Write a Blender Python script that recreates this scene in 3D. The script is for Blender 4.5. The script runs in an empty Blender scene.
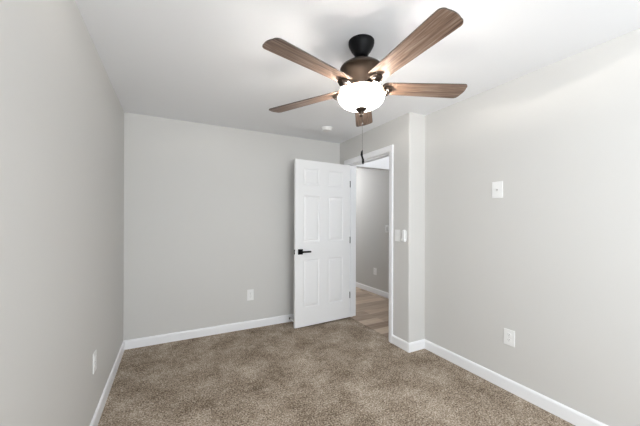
import bpy, bmesh, math, random
from mathutils import Vector, Matrix
S = bpy.context.scene
COL = S.collection
PI = math.pi
random.seed(4)

# ------------------------------------------------------------------ camera, world, daylight, exposure
W1, W2, YR, H = 2.5854, 2.8023, -1.3699, 2.44      # door wall x, right wall x, jog y, ceiling height
YF = -5.60                                          # wall behind the camera
cam_data = bpy.data.cameras.new('camera'); cam = bpy.data.objects.new('camera', cam_data); COL.objects.link(cam)
S.camera = cam
cam_data.sensor_fit = 'HORIZONTAL'; cam_data.sensor_width = 36.0
cam_data.lens = 287.97 * 36.0 / 640.0
cam_data.shift_y = (219.86 - 213.0) / 640.0
cam_data.clip_start = 0.02
yaw, roll = 0.4763, 0.0036
r0 = Vector((math.cos(yaw), -math.sin(yaw), 0)); u0 = Vector((0, 0, 1)); fw = Vector((math.sin(yaw), math.cos(yaw), 0))
r3 = r0 * math.cos(roll) + u0 * math.sin(roll); u3 = u0 * math.cos(roll) - r0 * math.sin(roll)
M = Matrix((r3, u3, -fw)).transposed().to_4x4(); M.translation = Vector((0.4351, -3.5538, 1.3406))
cam.matrix_world = M

world = bpy.data.worlds.new('world'); S.world = world; world.use_nodes = True
bg = world.node_tree.nodes['Background']
bg.inputs[0].default_value = (0.93, 0.97, 1.0, 1); bg.inputs[1].default_value = 1.0

def area(name, loc, direction, sx, sy, power, color=(1, 1, 1)):
    d = bpy.data.lights.new(name, 'AREA'); d.shape = 'RECTANGLE'; d.size = sx; d.size_y = sy
    d.energy = power; d.color = color
    o = bpy.data.objects.new(name, d); COL.objects.link(o); o.location = loc
    o.rotation_euler = Vector(direction).to_track_quat('-Z', 'Y').to_euler()
    return o
# daylight entering by the two windows behind the camera
area('daylight_front', (1.25, YF + 0.02, 1.4), (0.0, 1, 0.62), 1.9, 1.5, 51, (0.90, 0.955, 1.0))
area('daylight_left', (0.02, -4.75, 1.4), (1, 0.55, 0.30), 1.3, 1.5, 23, (0.90, 0.955, 1.0))

S.view_settings.view_transform = 'Standard'; S.view_settings.look = 'None'
S.view_settings.exposure = 0.63; S.view_settings.gamma = 1.0; S.view_settings.use_curve_mapping = False

# ------------------------------------------------------------------ materials
def srgb(r, g, b):
    f = lambda c: c / 12.92 if c <= 0.04045 else ((c + 0.055) / 1.055) ** 2.4
    return (f(r / 255), f(g / 255), f(b / 255), 1)
def mat(name, color, rough=0.5, metal=0.0, spec=0.5):
    m = bpy.data.materials.new(name); m.use_nodes = True
    b = m.node_tree.nodes['Principled BSDF']
    b.inputs['Base Color'].default_value = color
    b.inputs['Roughness'].default_value = rough
    b.inputs['Metallic'].default_value = metal
    b.inputs['Specular IOR Level'].default_value = spec
    return m
def nd(m, t, **k):
    n = m.node_tree.nodes.new(t)
    for a, v in k.items(): setattr(n, a, v)
    return n
def ln(m, a, b): m.node_tree.links.new(a, b)
def bsdf(m): return m.node_tree.nodes['Principled BSDF']
def add_bump(m, scale, strength, dist, detail=4):
    tc = nd(m, 'ShaderNodeTexCoord'); n = nd(m, 'ShaderNodeTexNoise'); bp = nd(m, 'ShaderNodeBump')
    n.inputs['Scale'].default_value = scale; n.inputs['Detail'].default_value = detail
    bp.inputs['Strength'].default_value = strength; bp.inputs['Distance'].default_value = dist
    ln(m, tc.outputs['Object'], n.inputs['Vector']); ln(m, n.outputs['Fac'], bp.inputs['Height'])
    ln(m, bp.outputs['Normal'], bsdf(m).inputs['Normal'])
    return m

M_wall = add_bump(mat('wall_paint', (0.655, 0.645, 0.625, 1), 0.55, spec=0.3), 140, 0.08, 0.002)
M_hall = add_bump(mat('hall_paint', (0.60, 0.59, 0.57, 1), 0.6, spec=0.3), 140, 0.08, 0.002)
M_ceil = add_bump(mat('ceiling_paint', (0.90, 0.91, 0.93, 1), 0.8, spec=0.2), 120, 0.1, 0.002)
M_trim = mat('white_trim_paint', (0.91, 0.915, 0.93, 1), 0.35)
M_door = mat('white_door_paint', (0.88, 0.88, 0.885, 1), 0.4)
M_plate = mat('white_plastic', (0.89, 0.89, 0.88, 1), 0.35)
M_slot = mat('dark_slots', (0.12, 0.12, 0.12, 1), 0.6)
M_black = mat('matte_black_metal', (0.003, 0.003, 0.0035, 1), 0.45, spec=0.14)
M_bronze = mat('dark_bronze', (0.042, 0.029, 0.021, 1), 0.34, 0.65)
M_hinge = mat('dark_hinge_metal', (0.14, 0.135, 0.13, 1), 0.4, 0.8)
M_steel = mat('satin_steel', (0.45, 0.44, 0.43, 1), 0.35, 0.9)
M_nickel = mat('pale_nickel', (0.7, 0.69, 0.67, 1), 0.4, 0.5)
M_rubber = mat('black_rubber', (0.01, 0.01, 0.01, 1), 0.7)

def carpet_material():
    m = mat('carpet', (0.2, 0.16, 0.12, 1), 0.95, spec=0.05)
    b = bsdf(m); tc = nd(m, 'ShaderNodeTexCoord')
    def noise(scale, detail, rough=0.6):
        n = nd(m, 'ShaderNodeTexNoise'); n.inputs['Scale'].default_value = scale
        n.inputs['Detail'].default_value = detail; n.inputs['Roughness'].default_value = rough
        ln(m, tc.outputs['Object'], n.inputs['Vector']); return n
    big = noise(3.6, 5, 0.62); mid = noise(22, 4, 0.65); fine = noise(92, 2, 0.7)
    def mul(sock, k):
        x = nd(m, 'ShaderNodeMath', operation='MULTIPLY'); ln(m, sock, x.inputs[0]); x.inputs[1].default_value = k; return x.outputs[0]
    def add(a, c):
        x = nd(m, 'ShaderNodeMath', operation='ADD'); ln(m, a, x.inputs[0]); ln(m, c, x.inputs[1]); return x.outputs[0]
    v = add(add(mul(big.outputs['Fac'], 0.25), mul(mid.outputs['Fac'], 0.17)), mul(fine.outputs['Fac'], 0.58))
    ramp = nd(m, 'ShaderNodeValToRGB'); ramp.color_ramp.elements[0].position = 0.39; ramp.color_ramp.elements[1].position = 0.61
    ramp.color_ramp.elements[0].color = (0.10, 0.072, 0.050, 1); ramp.color_ramp.elements[1].color = (0.68, 0.59, 0.49, 1)
    e = ramp.color_ramp.elements.new(0.5); e.color = (0.34, 0.270, 0.204, 1)
    ln(m, v, ramp.inputs['Fac']); ln(m, ramp.outputs['Color'], b.inputs['Base Color'])
    bp = nd(m, 'ShaderNodeBump'); bp.inputs['Strength'].default_value = 0.6; bp.inputs['Distance'].default_value = 0.012
    hgt = add(mul(fine.outputs['Fac'], 0.7), mul(mid.outputs['Fac'], 0.5))
    ln(m, hgt, bp.inputs['Height']); ln(m, bp.outputs['Normal'], b.inputs['Normal'])
    return m
M_carpet = carpet_material()

def plank_material():
    m = mat('wood_planks', (0.3, 0.2, 0.14, 1), 0.42)
    b = bsdf(m); tc = nd(m, 'ShaderNodeTexCoord')
    mp = nd(m, 'ShaderNodeMapping'); mp.inputs['Location'].default_value = (0.35, 0.41 - 0.005, 0)
    ln(m, tc.outputs['Object'], mp.inputs['Vector'])
    br = nd(m, 'ShaderNodeTexBrick', offset=0.37)
    br.inputs['Scale'].default_value = 1.0; br.inputs['Brick Width'].default_value = 1.1; br.inputs['Row Height'].default_value = 0.16
    br.inputs['Mortar Size'].default_value = 0.0012; br.inputs['Color1'].default_value = (0, 0, 0, 1)
    br.inputs['Color2'].default_value = (1, 1, 1, 1); br.inputs['Mortar'].default_value = (0.1, 0.1, 0.1, 1)
    ln(m, mp.outputs['Vector'], br.inputs['Vector'])
    mp2 = nd(m, 'ShaderNodeMapping'); mp2.inputs['Scale'].default_value = (2.0, 28, 1); ln(m, tc.outputs['Object'], mp2.inputs['Vector'])
    n = nd(m, 'ShaderNodeTexNoise'); n.inputs['Scale'].default_value = 1.6; n.inputs['Detail'].default_value = 6
    ln(m, mp2.outputs['Vector'], n.inputs['Vector'])
    mx = nd(m, 'ShaderNodeMath', operation='MULTIPLY_ADD'); ln(m, n.outputs['Fac'], mx.inputs[0]); mx.inputs[1].default_value = 0.7
    m2 = nd(m, 'ShaderNodeMath', operation='MULTIPLY'); ln(m, br.outputs['Color'], m2.inputs[0]); m2.inputs[1].default_value = 0.6
    ln(m, m2.outputs[0], mx.inputs[2])
    rp = nd(m, 'ShaderNodeValToRGB'); rp.color_ramp.elements[0].position = 0.25; rp.color_ramp.elements[1].position = 0.95
    rp.color_ramp.elements[0].color = (0.23, 0.15, 0.10, 1); rp.color_ramp.elements[1].color = (0.68, 0.545, 0.42, 1)
    ln(m, mx.outputs[0], rp.inputs['Fac']); ln(m, rp.outputs['Color'], b.inputs['Base Color'])
    return m
M_plank = plank_material()

def blade_material():
    m = mat('weathered_wood_blade', (0.2, 0.15, 0.12, 1), 0.42, spec=0.35)
    b = bsdf(m); tc = nd(m, 'ShaderNodeTexCoord')
    mp = nd(m, 'ShaderNodeMapping'); mp.inputs['Scale'].default_value = (2.2, 42, 8); ln(m, tc.outputs['Object'], mp.inputs['Vector'])
    n = nd(m, 'ShaderNodeTexNoise'); n.inputs['Scale'].default_value = 1.5; n.inputs['Detail'].default_value = 7; n.inputs['Roughness'].default_value = 0.65
    n.inputs['Distortion'].default_value = 0.4
    ln(m, mp.outputs['Vector'], n.inputs['Vector'])
    rp = nd(m, 'ShaderNodeValToRGB'); e = rp.color_ramp.elements
    e[0].position = 0.33; e[1].position = 0.67
    e[0].color = (0.062, 0.036, 0.024, 1); e[1].color = (0.33, 0.26, 0.21, 1)
    k = e.new(0.5); k.color = (0.215, 0.137, 0.097, 1)
    ln(m, n.outputs['Fac'], rp.inputs['Fac']); ln(m, rp.outputs['Color'], b.inputs['Base Color'])
    return m
M_blade = blade_material()

M_edge = mat('dark_blade_edge', (0.07, 0.055, 0.045, 1), 0.5)
M_frost = mat('frosted_glass_inside', (0.85, 0.82, 0.76, 1), 0.5)
M_glow = bpy.data.materials.new('lit_frosted_glass'); M_glow.use_nodes = True
_b = bsdf(M_glow); _b.inputs['Base Color'].default_value = (0.95, 0.93, 0.9, 1); _b.inputs['Roughness'].default_value = 0.3
_b.inputs['Emission Color'].default_value = (1.0, 0.95, 0.87, 1); _b.inputs['Emission Strength'].default_value = 9.0

# ------------------------------------------------------------------ helpers
def obj(name, bm, m, parent=None, loc=None, smooth=False):
    me = bpy.data.meshes.new(name)
    bmesh.ops.recalc_face_normals(bm, faces=bm.faces[:])
    bm.to_mesh(me); bm.free()
    me.materials.append(m)
    if smooth:
        for p in me.polygons: p.use_smooth = True
        me.set_sharp_from_angle(angle=math.radians(35))
    o = bpy.data.objects.new(name, me); COL.objects.link(o)
    if parent: o.parent = parent
    if loc: o.location = loc
    return o
def empty(name, loc, rz=0, parent=None):
    o = bpy.data.objects.new(name, None); COL.objects.link(o); o.location = loc; o.rotation_euler = (0, 0, rz)
    o.empty_display_size = 0.05
    if parent: o.parent = parent
    return o
def tag(o, label, cat, group=None, kind=None):
    o['label'] = label
    if cat: o['category'] = cat
    if group: o['group'] = group
    if kind: o['kind'] = kind
    return o
def struct(name, bm, m, label, cat, smooth=False):
    return tag(obj(name, bm, m, None, None, smooth), label, cat, None, 'structure')
def box(bm, x0, x1, y0, y1, z0, z1, bev=0.0, seg=2):
    t = bmesh.new()
    v = [t.verts.new((x, y, z)) for x in (x0, x1) for y in (y0, y1) for z in (z0, z1)]
    for f in ((0, 1, 3, 2), (4, 6, 7, 5), (0, 4, 5, 1), (2, 3, 7, 6), (0, 2, 6, 4), (1, 5, 7, 3)): t.faces.new([v[i] for i in f])
    bmesh.ops.recalc_face_normals(t, faces=t.faces[:])
    if bev > 0: bmesh.ops.bevel(t, geom=t.edges[:], offset=bev, segments=seg, affect='EDGES', profile=0.5)
    me = bpy.data.meshes.new('tmp'); t.to_mesh(me); t.free(); bm.from_mesh(me); bpy.data.meshes.remove(me)
    return bm
def prism(bm, pts, z0, z1):
    """closed plan outline (x, y) raised from z0 to z1"""
    a = [bm.verts.new((x, y, z0)) for x, y in pts]; b = [bm.verts.new((x, y, z1)) for x, y in pts]
    n = len(pts)
    for i in range(n): bm.faces.new((a[i], a[(i + 1) % n], b[(i + 1) % n], b[i]))
    bm.faces.new(a[::-1]); bm.faces.new(b)
    return bm
def lathe(bm, prof, seg=48, cap=True):
    rings = []
    for r, z in prof:
        if r < 1e-6: rings.append([bm.verts.new((0, 0, z))])
        else: rings.append([bm.verts.new((r * math.cos(2 * PI * i / seg), r * math.sin(2 * PI * i / seg), z)) for i in range(seg)])
    for A, B in zip(rings, rings[1:]):
        for i in range(seg):
            j = (i + 1) % seg
            if len(A) == 1 and len(B) == 1: continue
            if len(A) == 1: bm.faces.new((A[0], B[i], B[j]))
            elif len(B) == 1: bm.faces.new((A[i], B[0], A[j]))
            else: bm.faces.new((A[i], B[i], B[j], A[j]))
    if cap:
        for R in (rings[0], rings[-1]):
            if len(R) > 1: bm.faces.new(R)
    return bm
def tube(bm, pts, rad, seg=10):
    """round tube along points; rad a number or a list"""
    pts = [Vector(p) for p in pts]; n = len(pts)
    rr = rad if isinstance(rad, (list, tuple)) else [rad] * n
    rings = []
    for i, p in enumerate(pts):
        d = (pts[min(i + 1, n - 1)] - pts[max(i - 1, 0)]).normalized()
        a = d.orthogonal().normalized() if i == 0 else (pa - d * pa.dot(d)).normalized()
        pa = a; b = d.cross(a)
        rings.append([bm.verts.new(p + (a * math.cos(2 * PI * k / seg) + b * math.sin(2 * PI * k / seg)) * rr[i]) for k in range(seg)])
    for A, B in zip(rings, rings[1:]):
        for k in range(seg): bm.faces.new((A[k], A[(k + 1) % seg], B[(k + 1) % seg], B[k]))
    bm.faces.new(rings[0][::-1]); bm.faces.new(rings[-1])
    return bm
def sweep_profile(bm, path, prof):
    """baseboard run: path of plan points, the room on the LEFT of the walk; prof = (offset into room, z), mitred at corners"""
    P = [Vector((x, y)) for x, y in path]; n = len(P); rings = []
    for i in range(n):
        d0 = (P[i] - P[i - 1]).normalized() if i else None
        d1 = (P[i + 1] - P[i]).normalized() if i < n - 1 else None
        if d0 is None: d0 = d1
        if d1 is None: d1 = d0
        n0 = Vector((-d0.y, d0.x)); n1 = Vector((-d1.y, d1.x))
        mi = (n0 + n1).normalized(); k = 1.0 / max(0.2, mi.dot(n0))
        rings.append([bm.verts.new((P[i].x + mi.x * k * o, P[i].y + mi.y * k * o, z)) for o, z in prof])
    m = len(prof)
    for A, B in zip(rings, rings[1:]):
        for j in range(m): bm.faces.new((A[j], A[(j + 1) % m], B[(j + 1) % m], B[j]))
    bm.faces.new(rings[0]); bm.faces.new(rings[-1][::-1])
    return bm
BB = [(0.0, 0.0), (0.0135, 0.0), (0.0135, 0.078), (0.011, 0.086), (0.006, 0.0925), (0.0, 0.094)]

# ------------------------------------------------------------------ room shell
T = 0.12
HX0, HX1 = W1 + 0.145, 3.745          # hall: back of the door wall to the far hall wall
JY0, JY1, JZ = -1.066, -0.205, 2.10   # clear door opening
HYF, HYB = -2.6, 2.4                  # hall ends

struct('floor', box(bmesh.new(), -T, W2 + T, YF - T, T, -0.1, 0.0), M_carpet, 'brown-beige cut pile carpet covering the bedroom floor', 'carpet')
struct('ceiling', box(bmesh.new(), -T, W2 + T, YF - T, T, H, H + 0.1), M_ceil, 'flat white ceiling above the fan', 'ceiling')
bm = box(bmesh.new(), -T, 0, -4.1, T, 0, H)
box(bm, -T, 0, YF, -5.4, 0, H); box(bm, -T, 0, -5.4, -4.1, 0, 0.65); box(bm, -T, 0, -5.4, -4.1, 2.15, H)
struct('wall_left', bm, M_wall, 'light grey wall along the left side of the room', 'wall')
struct('wall_back', box(bmesh.new(), 0, W1, 0, T, 0, H), M_wall, 'light grey far wall behind the open door', 'wall')

# wall behind the camera, with a window
bm = bmesh.new()
box(bm, -T, W2 + T, YF - T, YF, 0, 0.65); box(bm, -T, W2 + T, YF - T, YF, 2.15, H)
box(bm, -T, 0.3, YF - T, YF, 0.65, 2.15); box(bm, 2.2, W2 + T, YF - T, YF, 0.65, 2.15)
struct('wall_front', bm, M_wall, 'light grey wall with a window behind the viewpoint', 'wall')
bm = bmesh.new()
for a, b, c, d in ((0.24, 2.26, 0.59, 0.66), (0.24, 2.26, 2.14, 2.21), (0.24, 0.31, 0.59, 2.21), (2.19, 2.26, 0.59, 2.21)): box(bm, a, b, YF, YF + 0.015, c, d)
box(bm, 1.22, 1.28, YF - 0.08, YF - 0.04, 0.65, 2.15); box(bm, 0.3, 2.2, YF - 0.08, YF - 0.04, 1.38, 1.43)
struct('window_1', bm, M_trim, 'white window frame behind the viewpoint', 'window')

# right wall with the jog beside the door wall, rounded outside corner
def door_wall():
    bm = bmesh.new(); R = 0.018
    arc = [(W1 + R - R * math.cos(a), YR + R - R * math.sin(a)) for a in [i * PI / 2 / 8 for i in range(9)]]
    out = [(W1, JY0 - 0.018)] + arc + [(W2, YR), (W2, YR + 0.1), (HX0, YR + 0.1), (HX0, JY0 - 0.018)]
    prism(bm, out, 0, H)
    box(bm, W1, HX0, JY0 - 0.018, JY1 + 0.018, JZ + 0.018, H)     # over the door
    box(bm, W1, HX0, JY1 + 0.018, T, 0, H)                        # beyond the door
    return bm
o = struct('wall_door', door_wall(), M_wall, 'short grey wall around the doorway, jogging out from the right wall', 'wall', True)
struct('wall_right', box(bmesh.new(), W2, W2 + T, YF, YR + 0.1, 0, H), M_wall, 'plain light grey wall along the right side', 'wall')

bm = bmesh.new(); sweep_profile(bm, [(W1, 0.0), (0.0, 0.0)], BB)
struct('baseboard_back', bm, M_trim, 'white baseboard along the far wall', 'baseboard')
bm = bmesh.new(); sweep_profile(bm, [(0.0, -0.0135), (0.0, YF)], BB)
struct('baseboard_left', bm, M_trim, 'white baseboard along the left wall', 'baseboard')
bm = bmesh.new(); sweep_profile(bm, [(W2, YF), (W2, YR), (W1, YR), (W1, JY0 - 0.063)], BB)
struct('baseboard_right', bm, M_trim, 'white baseboard running round the jog along the right wall', 'baseboard')

# door casing (mitred, room side) and jamb lining with its stop
def casing():
    bm = bmesh.new(); w = 0.058; rv = 0.005
    prof = [(0, 0.0), (0, 0.010), (0.008, 0.012), (w - 0.02, 0.017), (w - 0.004, 0.017), (w, 0.014), (w, 0.0)]   # (outward, off wall)
    y0, y1, zt = JY0 - rv, JY1 + rv, JZ + rv
    def corner(k):
        if k == 0: return lambda o: (y0 - o, 0.0)
        if k == 1: return lambda o: (y0 - o, zt + o)
        if k == 2: return lambda o: (y1 + o, zt + o)
        return lambda o: (y1 + o, 0.0)
    rings = [[bm.verts.new((W1 - d, *corner(k)(o))) for o, d in prof] for k in range(4)]
    for A, B in zip(rings, rings[1:]):
        for j in range(len(prof)): bm.faces.new((A[j], A[(j + 1) % len(prof)], B[(j + 1) % len(prof)], B[j]))
    bm.faces.new(rings[0]); bm.faces.new(rings[-1][::-1])
    return bm
struct('trim_1', casing(), M_trim, 'white casing framing the bedroom doorway', 'door casing')
bm = bmesh.new()
box(bm, W1, HX0, JY0 - 0.018, JY0, 0, JZ); box(bm, W1, HX0, JY1, JY1 + 0.018, 0, JZ); box(bm, W1, HX0, JY0 - 0.018, JY1 + 0.018, JZ, JZ + 0.018)
box(bm, W1 + 0.05, W1 + 0.085, JY0, JY0 + 0.011, 0, JZ); box(bm, W1 + 0.05, W1 + 0.085, JY1 - 0.011, JY1, 0, JZ); box(bm, W1 + 0.05, W1 + 0.085, JY0, JY1, JZ - 0.011, JZ)
struct('trim_2', bm, M_trim, 'white jamb lining inside the bedroom doorway', 'door jamb')

# hall beyond the doorway
struct('hall_floor', box(box(box(bmesh.new(), W2 + T, HX1 + T, HYF - T, YR + 0.1, -0.098, 0.002), HX0, HX1 + T, YR + 0.1, HYB + T, -0.098, 0.002), W1 + 0.045, HX0, JY0, JY1, -0.098, 0.002), M_plank, 'brown wood plank floor of the hall beyond the doorway', 'wood floor')
struct('hall_ceiling', box(box(bmesh.new(), W2 + T, HX1 + T, HYF - T, HYB + T, H, H + 0.1), HX0, W2 + T, T, HYB + T, H, H + 0.1), M_ceil, 'white ceiling of the hall', 'ceiling')
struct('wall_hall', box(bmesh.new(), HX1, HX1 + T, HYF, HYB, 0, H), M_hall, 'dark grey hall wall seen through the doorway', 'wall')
bm = bmesh.new()
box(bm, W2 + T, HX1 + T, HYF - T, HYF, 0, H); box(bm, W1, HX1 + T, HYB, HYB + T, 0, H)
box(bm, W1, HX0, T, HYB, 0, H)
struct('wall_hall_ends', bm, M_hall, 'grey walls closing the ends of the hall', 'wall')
bm = bmesh.new(); sweep_profile(bm, [(HX1, HYF), (HX1, HYB)], BB)
struct('baseboard_hall', bm, M_trim, 'white baseboard along the hall wall', 'baseboard')
bm = bmesh.new(); box(bm, HX0, HX1, -0.19, -0.07, 2.10, H)
struct('trim_3', bm, M_trim, 'white header crossing the hall above head height', 'header')

# ------------------------------------------------------------------ door
def door_leaf(L, Z0, Z1, TH):
    """leaf from hinge edge s=0 to free edge s=L (along -x local), faces at y=0 (hall face) and y=TH; six raised panels both sides"""
    bm = bmesh.new()
    cols = [(0.110, 0.352), (0.478, 0.712)]; rows = [(0.250, 0.847), (1.064, 1.643), (1.772, 1.981)]
    xs = sorted({0, L, *[c for a in cols for c in a]}); zs = sorted({Z0, Z1, *[c for a in rows for c in a]})
    for fy, sgn in ((0.0, 1), (TH, -1)):
        grid = {}
        for x in xs:
            for z in zs: grid[x, z] = bm.verts.new((-x, fy, z))
        for i in range(len(xs) - 1):
            for j in range(len(zs) - 1):
                q = [grid[xs[i], zs[j]], grid[xs[i + 1], zs[j]], grid[xs[i + 1], zs[j + 1]], grid[xs[i], zs[j + 1]]]
                if (xs[i], xs[i + 1]) in cols and (zs[j], zs[j + 1]) in rows:
                    prev = q
                    for ins, dep in ((0.007, 0.006), (0.013, 0.0075), (0.020, 0.0075), (0.038, 0.002)):
                        a, b, c, d = xs[i] + ins, xs[i + 1] - ins, zs[j] + ins, zs[j + 1] - ins
                        cur = [bm.verts.new((-x, fy + sgn * dep, z)) for x, z in ((a, c), (b, c), (b, d), (a, d))]
                        for k in range(4): bm.faces.new((prev[k], prev[(k + 1) % 4], cur[(k + 1) % 4], cur[k]))
                        prev = cur
                    bm.faces.new(prev)
                else: bm.faces.new(q)
    bm.verts.ensure_lookup_table()
    # edges of the leaf
    def strip(sel):
        A = sorted([v for v in bm.verts if sel(v) and abs(v.co.y) < 1e-6], key=lambda v: (v.co.x, v.co.z))
        B = sorted([v for v in bm.verts if sel(v) and abs(v.co.y - TH) < 1e-6], key=lambda v: (v.co.x, v.co.z))
        for i in range(len(A) - 1): bm.faces.new((A[i], A[i + 1], B[i + 1], B[i]))
    strip(lambda v: abs(v.co.x) < 1e-6); strip(lambda v: abs(v.co.x + L) < 1e-6)
    strip(lambda v: abs(v.co.z - Z0) < 1e-6); strip(lambda v: abs(v.co.z - Z1) < 1e-6)
    return bm
DL, DT = 0.823, 0.036
door = empty('door_1', (2.594, -0.252, 0), math.atan2(0.053, 0.821))
tag(door, 'white six-panel door standing open in front of the far wall', 'door', None, 'structure')
obj('door_leaf', door_leaf(DL, 0.018, 2.084, DT), M_door, door)
def lever(yf, s):
    bm = bmesh.new()
    x = -(DL - 0.07); z = 0.947
    a, b = sorted((yf, yf + s * 0.009)); box(bm, x - 0.033, x + 0.033, a, b, z - 0.033, z + 0.033, 0.002)
    tube(bm, [(x, yf + s * 0.008, z), (x, yf + s * 0.05, z)], 0.011, 14)
    a, b = sorted((yf + s * 0.042, yf + s * 0.058)); box(bm, x - 0.012, x + 0.125, a, b, z - 0.010, z + 0.010, 0.003)
    return bm
for yf, s in ((0.0, -1), (DT, 1)):
    h = obj('door_handle', lever(yf, s), M_black, door, None, True)
    h['label'] = 'matte black lever handle on a square rose'
bm = bmesh.new(); box(bm, -DL - 0.0015, -DL + 0.001, 0.006, DT - 0.006, 0.918, 0.976, 0.0005, 1)
lp = obj('latch_plate', bm, M_black, door)
bm = bmesh.new(); box(bm, -DL - 0.010, -DL - 0.001, 0.012, DT - 0.012, 0.938, 0.956, 0.001, 1)
obj('latch_bolt', bm, M_steel, lp)
for zc in (0.306, 1.065, 1.835):
    bm = bmesh.new()
    box(bm, 0.0, 0.0025, 0.004, DT - 0.002, zc - 0.0445, zc + 0.0445)         # leaf on the door edge
    box(bm, -0.002, 0.050, DT + 0.004, DT + 0.0065, zc - 0.0445, zc + 0.0445) # leaf on the jamb
    tube(bm, [(-0.004, DT + 0.007, zc - 0.046), (-0.004, DT + 0.007, zc + 0.046)], 0.0065, 12)
    obj('hinge', bm, M_hinge, door)
bm = bmesh.new(); tube(bm, [(-DL + 0.03, DT, 0.068), (-DL + 0.03, DT + 0.006, 0.068)], 0.016, 16)
tube(bm, [(-DL + 0.03, DT + 0.005, 0.068), (-DL + 0.03, DT + 0.158, 0.074)], 0.009, 12)
ds = obj('door_stop', bm, M_plate, door, None, True)
bm = bmesh.new(); tube(bm, [(-DL + 0.03, DT + 0.156, 0.074), (-DL + 0.03, DT + 0.176, 0.074)], 0.0125, 14)
rt = obj('rubber_tip', bm, M_rubber, ds, None, True); rt['label'] = 'black rubber tip'

# ------------------------------------------------------------------ wall plates
def on_wall(name, wall, a, z):
    """an Empty whose local +y points out of the wall, local x along it"""
    loc, rz = {'right': ((W2, a, z), PI / 2), 'left': ((0, a, z), -PI / 2), 'back': ((a, 0, z), PI), 'door': ((W1, a, z), PI / 2), 'hall': ((HX1, a, z), PI / 2)}[wall]
    return empty(name, loc, rz)
def plate_mesh(w=0.078, h=0.125, t=0.006):
    return box(bmesh.new(), -w / 2, w / 2, 0.0, t, -h / 2, h / 2, 0.0025)
def make_outlet(wall, a, z, label, group=None, w=0.078, h=0.125):
    r = on_wall('wall_outlet', wall, a, z); tag(r, label, 'outlet', group)
    obj('cover_plate', plate_mesh(w, h), M_plate, r)
    for s in (-1, 1):
        bm = bmesh.new(); zc = s * 0.0205
        pts = [(0.0165 * max(-1, min(1, 1.18 * math.cos(t))), zc + 0.0155 * math.sin(t)) for t in [i * 2 * PI / 24 for i in range(24)]]
        A = [bm.verts.new((x, 0.005, zz)) for x, zz in pts]; B = [bm.verts.new((x, 0.0085, zz)) for x, zz in pts]
        for i in range(24): bm.faces.new((A[i], A[(i + 1) % 24], B[(i + 1) % 24], B[i]))
        bm.faces.new(B); bm.faces.new(A[::-1])
        rec = obj('receptacle', bm, M_plate, r)
        bm = bmesh.new()
        for x in (-0.0062, 0.0062): box(bm, x - 0.001, x + 0.001, 0.0080, 0.0088, zc + 0.001, zc + 0.009)
        tube(bm, [(0, 0.0080, zc - 0.007), (0, 0.0088, zc - 0.007)], 0.0024, 10)
        obj('slots', bm, M_slot, rec)
    bm = bmesh.new(); tube(bm, [(0, 0.0055, 0), (0, 0.0068, 0)], 0.003, 10); obj('screw', bm, M_steel, r)
    return r
make_outlet('right', -2.2245, 0.4215, 'white outlet low on the right wall above the baseboard', None, 0.083, 0.125)
make_outlet('back', 1.3045, 0.412, 'white outlet low on the far wall left of the open door', None, 0.080, 0.135)
make_outlet('left', -1.262, 0.43, 'white outlet low on the left wall seen nearly edge-on')
make_outlet('hall', 0.657, 0.404, 'small white outlet low on the hall wall through the doorway', None, 0.085, 0.125)

r = on_wall('cable_plate', 'right', -2.128, 1.591)
tag(r, 'white wall plate high on the right wall, level with the door top', 'wall plate')
r['label'] = 'white wall plate at eye height alone on the right wall'
obj('cover_plate', plate_mesh(0.086, 0.135), M_plate, r)
bm = bmesh.new(); tube(bm, [(0, 0.005, 0), (0, 0.009, 0)], 0.0075, 6); tube(bm, [(0, 0.008, 0), (0, 0.013, 0)], 0.0042, 14)
obj('connector', bm, M_nickel, r)
for z in (-0.045, 0.045):
    bm = bmesh.new(); tube(bm, [(0, 0.0055, z), (0, 0.0068, z)], 0.003, 10); obj('screw', bm, M_plate, r)

def rocker_switch(wall, a, z, label, w, h):
    r = on_wall('light_switch', wall, a, z); tag(r, label, 'light switch')
    obj('cover_plate', plate_mesh(w, h), M_plate, r)
    bm = bmesh.new()
    prof = [(0.005, -0.034), (0.0085, -0.034), (0.0070, 0.0), (0.0105, 0.034), (0.005, 0.034)]
    A = [bm.verts.new((-0.0165, y, z_)) for y, z_ in prof]; B = [bm.verts.new((0.0165, y, z_)) for y, z_ in prof]
    for i in range(5): bm.faces.new((A[i], A[(i + 1) % 5], B[(i + 1) % 5], B[i]))
    bm.faces.new(A[::-1]); bm.faces.new(B)
    obj('rocker', bm, M_plate, r)
    return r
rocker_switch('door', -1.202, 1.176, 'square white light switch plate right beside the door casing', 0.080, 0.124)
r = on_wall('light_switch', 'hall', 0.332, 1.19); tag(r, 'small white switch on the hall wall through the doorway', 'light switch')
obj('cover_plate', plate_mesh(0.078, 0.125), M_plate, r)
bm = bmesh.new(); box(bm, -0.018, 0.018, 0.005, 0.03, -0.03, 0.03, 0.004); obj('dimmer_knob', bm, M_plate, r)

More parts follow.
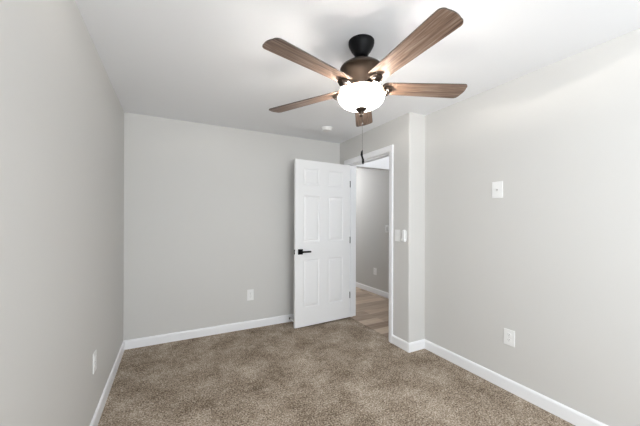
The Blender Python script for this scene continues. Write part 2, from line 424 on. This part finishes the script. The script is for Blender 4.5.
def capsule(bm, w, h, y0, y1, zc=0.0, n=12, top_round=True):
    R = w / 2
    pts = [(R * math.cos(t), zc + h / 2 - R + R * math.sin(t)) for t in [i * PI / n for i in range(n + 1)]]
    pts += [(R * math.cos(t), zc - h / 2 + R + R * math.sin(t)) for t in [PI + i * PI / n for i in range(n + 1)]]
    A = [bm.verts.new((x, y0, z)) for x, z in pts]; B = [bm.verts.new((x * 0.97, y1, z)) for x, z in pts]
    m = len(pts)
    for i in range(m): bm.faces.new((A[i], A[(i + 1) % m], B[(i + 1) % m], B[i]))
    bm.faces.new(A[::-1]); bm.faces.new(B)
    return bm
r = on_wall('wall_control', 'door', -1.300, 1.178)
tag(r, 'slim white rounded wall control between the switch plate and the wall corner', 'wall control')
obj('back_plate', capsule(bmesh.new(), 0.058, 0.128, 0.0, 0.008), M_plate, r)
obj('handset', capsule(bmesh.new(), 0.034, 0.112, 0.007, 0.022, 0.006), M_plate, r)
bm = bmesh.new(); box(bm, -0.026, 0.026, 0.007, 0.027, -0.058, -0.030, 0.006); obj('cup', bm, M_plate, r)

# ------------------------------------------------------------------ smoke detector
r = empty('smoke_detector', (2.085, -0.525, H)); tag(r, 'round white smoke detector on the ceiling near the door', 'smoke detector')
obj('mount_ring', lathe(bmesh.new(), [(0, 0), (0.070, 0), (0.070, -0.010), (0.062, -0.011), (0, -0.011)], 40), M_plate, r, None, True)
bm = lathe(bmesh.new(), [(0, -0.010), (0.060, -0.010), (0.060, -0.022), (0.054, -0.034), (0.03, -0.038), (0, -0.038)], 40)
obj('housing', bm, M_plate, r, None, True)

# ------------------------------------------------------------------ ceiling fan
FX, FY = 1.475, -2.087
fan = empty('ceiling_fan', (FX, FY, H)); tag(fan, 'five-blade ceiling fan with brown wooden blades and a lit white glass bowl', 'ceiling fan')
Z = lambda z: z - H
obj('canopy', lathe(bmesh.new(), [(0, Z(2.44)), (0.079, Z(2.44)), (0.079, Z(2.428)), (0.076, Z(2.415)), (0.061, Z(2.386)), (0.046, Z(2.366)), (0.038, Z(2.350)), (0.028, Z(2.344)), (0, Z(2.344))], 56), M_black, fan, None, True)
obj('downrod', lathe(bmesh.new(), [(0.014, Z(2.36)), (0.014, Z(2.31))], 20), M_black, fan, None, True)
hou = [(0, Z(2.318)), (0.030, Z(2.318)), (0.060, Z(2.312)), (0.100, Z(2.298)), (0.124, Z(2.281)), (0.131, Z(2.270)), (0.130, Z(2.262)), (0.119, Z(2.254)), (0.098, Z(2.240)), (0.078, Z(2.222)), (0.064, Z(2.203)), (0.057, Z(2.185)), (0.057, Z(2.172)), (0, Z(2.172))]
obj('motor_housing', lathe(bmesh.new(), hou, 56), M_bronze, fan, None, True)
obj('fitter', lathe(bmesh.new(), [(0, Z(2.175)), (0.052, Z(2.175)), (0.052, Z(2.160)), (0.046, Z(2.150)), (0.040, Z(2.138)), (0.040, Z(2.122)), (0, Z(2.122))], 48), M_bronze, fan, None, True)
bowl = [(0.146, 2.114), (0.151, 2.112), (0.1540, 2.105), (0.1535, 2.095), (0.147, 2.078), (0.130, 2.059), (0.103, 2.044), (0.068, 2.034), (0.030, 2.030), (0, 2.029)]
inner = [(0, 2.035), (0.030, 2.036), (0.066, 2.040), (0.100, 2.050), (0.126, 2.064), (0.142, 2.081), (0.148, 2.097), (0.1485, 2.104), (0.146, 2.109), (0.144, 2.112)]
bo = obj('light_bowl', lathe(bmesh.new(), [(a * 0.925, Z(b - 0.003)) for a, b in bowl + inner], 64, False), M_glow, fan, None, True)
bo.data.materials.append(M_frost)
for p in bo.data.polygons:                                  # the inside of the glass
    if p.index >= 64 * (len(bowl) - 1): p.material_index = 1
obj('finial', lathe(bmesh.new(), [(0, Z(2.034)), (0.030, Z(2.033)), (0.036, Z(2.027)), (0.030, Z(2.017)), (0.014, Z(2.006)), (0.010, Z(1.993)), (0.012, Z(1.987)), (0.007, Z(1.979)), (0, Z(1.977))], 32), M_bronze, fan, None, True)
bm = bmesh.new(); tube(bm, [(0.010, 0, Z(2.0)), (0.011, 0, Z(1.77))], 0.0007, 8)
for i in range(24):
    z = 1.978 - i * 0.008
    m4 = Matrix.Translation((0.010, 0, Z(z))); bmesh.ops.create_icosphere(bm, subdivisions=1, radius=0.0011, matrix=m4)
bmesh.ops.create_icosphere(bm, subdivisions=2, radius=0.005, matrix=Matrix.Translation((0.010, 0, Z(1.935))))
pc = obj('pull_chain', bm, M_hinge, fan, None, True)
bm = bmesh.new()
tube(bm, [(0.011, 0, Z(1.772)), (0.007, 0, Z(1.762)), (0.006, 0, Z(1.744)), (0.010, 0, Z(1.730)), (0.015, 0, Z(1.717)), (0.016, 0, Z(1.700)), (0.016, 0, Z(1.688))], [0.003, 0.0062, 0.0075, 0.0055, 0.007, 0.008, 0.005], 12)
obj('pull_handle', bm, M_black, pc, None, True)['label'] = 'dark curved pull at the end of the chain'

def blade_mesh():
    r0, r1, TH = 0.125, 0.685, 0.006
    top = []
    def half(x):                                            # half width along the blade
        t = (x - r0) / (r1 - r0)
        return 0.053 + 0.017 * min(1, t * 1.1)
    pts = []
    n = 14
    for i in range(n + 1):                                  # +y side root to tip
        x = r0 + 0.03 + (r1 - 0.035 - r0 - 0.03) * i / n; pts.append((x, half(x)))
    hw = half(r1)
    for i in range(1, 7):
        a = PI / 2 * (1 - i / 7); pts.append((r1 - 0.035 + 0.028 * math.cos(a), hw - 0.030 + 0.030 * math.sin(a)))
    for i in range(0, 7): pts.append((r1 - 0.007 + 0.007 * math.sin(PI * i / 6), (hw - 0.03) * (1 - i / 3)))
    for i in range(1, 7):
        a = -PI / 2 * i / 7; pts.append((r1 - 0.035 + 0.028 * math.cos(a), -(hw - 0.030) + 0.030 * math.sin(a)))
    for i in range(n + 1):
        x = r1 - 0.035 - (r1 - 0.035 - r0 - 0.03) * i / n; pts.append((x, -half(x)))
    for i in range(1, 12):
        a = -PI / 2 - PI * i / 12; pts.append((r0 + 0.03 + 0.03 * math.cos(a), half(r0 + .03) * math.sin(a)))
    bm = bmesh.new()
    A = [bm.verts.new((x, y, -TH / 2)) for x, y in pts]; B = [bm.verts.new((x, y, TH / 2)) for x, y in pts]
    m = len(pts)
    for i in range(m): bm.faces.new((A[i], A[(i + 1) % m], B[(i + 1) % m], B[i]))
    fa = bm.faces.new(A[::-1]); bm.faces.new(B)
    return bm
def iron_mesh():
    """bracket below the blade: a flaring strap from the hub that spreads into a rounded plate, with a curved skirt under it"""
    bm = bmesh.new()
    sec = [(0.050, 0.020, -0.010, 0.016), (0.070, 0.024, -0.012, 0.014), (0.090, 0.030, -0.016, 0.012), (0.112, 0.038, -0.016, 0.012), (0.135, 0.043, -0.015, 0.012), (0.158, 0.043, -0.012, 0.010), (0.175, 0.037, -0.0105, 0.008), (0.187, 0.026, -0.010, 0.007), (0.194, 0.010, -0.010, 0.006)]
    rings = []
    for x, w, z, t in sec:
        k = 8
        ring = [bm.verts.new((x, w * math.cos(2 * PI * i / k * 1.0 + PI / k), z - t / 2 + t / 2 * 1.3 * math.sin(2 * PI * i / k + PI / k))) for i in range(k)]
        rings.append(ring)
    for A, B in zip(rings, rings[1:]):
        for i in range(8): bm.faces.new((A[i], A[(i + 1) % 8], B[(i + 1) % 8], B[i]))
    bm.faces.new(rings[0][::-1]); bm.faces.new(rings[-1])
    return bm
def skirt_mesh():
    """the bracket's lower lip: a bent strap that dips below the blade plane and curls back up to it"""
    bm = bmesh.new(); rings = []
    path = [(0.147, -0.020), (0.147, -0.029), (0.153, -0.037), (0.164, -0.038), (0.176, -0.031), (0.185, -0.022), (0.189, -0.010)]
    wid = [0.015, 0.016, 0.017, 0.018, 0.018, 0.017, 0.015]
    for i, (x, z) in enumerate(path):
        a = Vector(path[max(i - 1, 0)]); b = Vector(path[min(i + 1, len(path) - 1)]); d = (b - a).normalized(); n = Vector((-d.y, d.x)) * 0.003
        w = wid[i]; rings.append([bm.verts.new((x + sx * n.x, sy * w, z + sx * n.y)) for sx, sy in ((1, -1), (1, 1), (-1, 1), (-1, -1))])
    for A, B in zip(rings, rings[1:]):
        for i in range(4): bm.faces.new((A[i], A[(i + 1) % 4], B[(i + 1) % 4], B[i]))
    bm.faces.new(rings[0][::-1]); bm.faces.new(rings[-1])
    return bm
def cutout_shade_mesh():  # solid dark half-disc standing in for the shade in the bracket's opening
    bm = bmesh.new()
    pts = [(0.150 + 0.026 * math.cos(t), 0.027 * math.sin(t)) for t in [-PI / 2 + i * PI / 12 for i in range(13)]]
    A = [bm.verts.new((x, y, -0.024)) for x, y in pts]; B = [bm.verts.new((x, y, -0.010)) for x, y in pts]
    for i in range(13): bm.faces.new((A[i], A[(i + 1) % 13], B[(i + 1) % 13], B[i]))
    bm.faces.new(A[::-1]); bm.faces.new(B)
    return bm
PITCH = -math.radians(10)
HANG = Matrix.Rotation(-0.032, 3, 'X') @ Matrix.Rotation(-0.0196, 3, 'Y')      # the fan hangs a touch out of level
blade0 = iron0 = shade0 = None
for k in range(5):
    a = 4.683 + k * 2 * PI / 5
    if blade0 is None:
        b = blade0 = obj('blade', blade_mesh(), M_blade, fan, None, False)
        i = iron0 = obj('blade_iron', iron_mesh(), M_bronze, b, None, True)
        c = shade0 = obj('iron_cutout_shade', cutout_shade_mesh(), M_slot, b)
        k0 = obj('iron_lip', skirt_mesh(), M_bronze, b, None, True)
        for p in b.data.polygons: p.material_index = 0 if abs(p.normal.z) > 0.5 else 1
        b.data.materials.append(M_edge)
    else:
        b = blade0.copy(); COL.objects.link(b); b.parent = fan
        i = iron0.copy(); COL.objects.link(i); i.parent = b
        c = shade0.copy(); COL.objects.link(c); c.parent = b
        c = k0.copy(); COL.objects.link(c); c.parent = b
    b.location = (0, 0, Z(2.158)); b.rotation_euler = (HANG @ Matrix.Rotation(a, 3, 'Z') @ Matrix.Rotation(PITCH, 3, 'X')).to_euler()
bm = lathe(bmesh.new(), [(0.087, Z(2.131)), (0.138, Z(2.131)), (0.142, Z(2.1285)), (0.138, Z(2.126)), (0.087, Z(2.126)), (0.087, Z(2.131))], 48, False)  # bronze ring above the bowl, widened to shield the ceiling from the bulbs
for k in range(3): tube(bm, [(0.03 * math.cos(k * 2.094), 0.03 * math.sin(k * 2.094), Z(2.129)), (0.095 * math.cos(k * 2.094), 0.095 * math.sin(k * 2.094), Z(2.129))], 0.003, 8)
obj('shield_collar', lathe(bmesh.new(), [(0, Z(2.127)), (0.078, Z(2.127)), (0.080, Z(2.120)), (0.076, Z(2.062)), (0, Z(2.058))], 40), M_bronze, fan, None, True)  # unseen collar added inside the bowl to block crossing bulb light
obj('shield_pan', bm, M_bronze, fan, None, True)
for k in range(5):                                          # the bulbs round the inside of the bowl's rim
    a = 4.683 + (k + 0.5) * 2 * PI / 5
    d = bpy.data.lights.new('fan_bulb', 'POINT'); d.energy = 21.0; d.color = (1.0, 0.93, 0.85); d.shadow_soft_size = 0.034
    lo = bpy.data.objects.new('fan_bulb', d); COL.objects.link(lo); lo.parent = fan; lo.location = (0.100 * math.cos(a), 0.100 * math.sin(a), Z(2.088))

# added lights out of sight past the doorway, brightening the header and hall wall
for x, y, z, e in ((3.30, -0.70, 2.30, 3.4), (2.95, 2.05, 2.25, 20.0)):
    d = bpy.data.lights.new('hall_fill', 'POINT'); d.energy = e; d.color = (0.95, 0.97, 1.0); d.shadow_soft_size = 0.12
    lo = bpy.data.objects.new('hall_fill', d); COL.objects.link(lo); lo.location = (x, y, z)
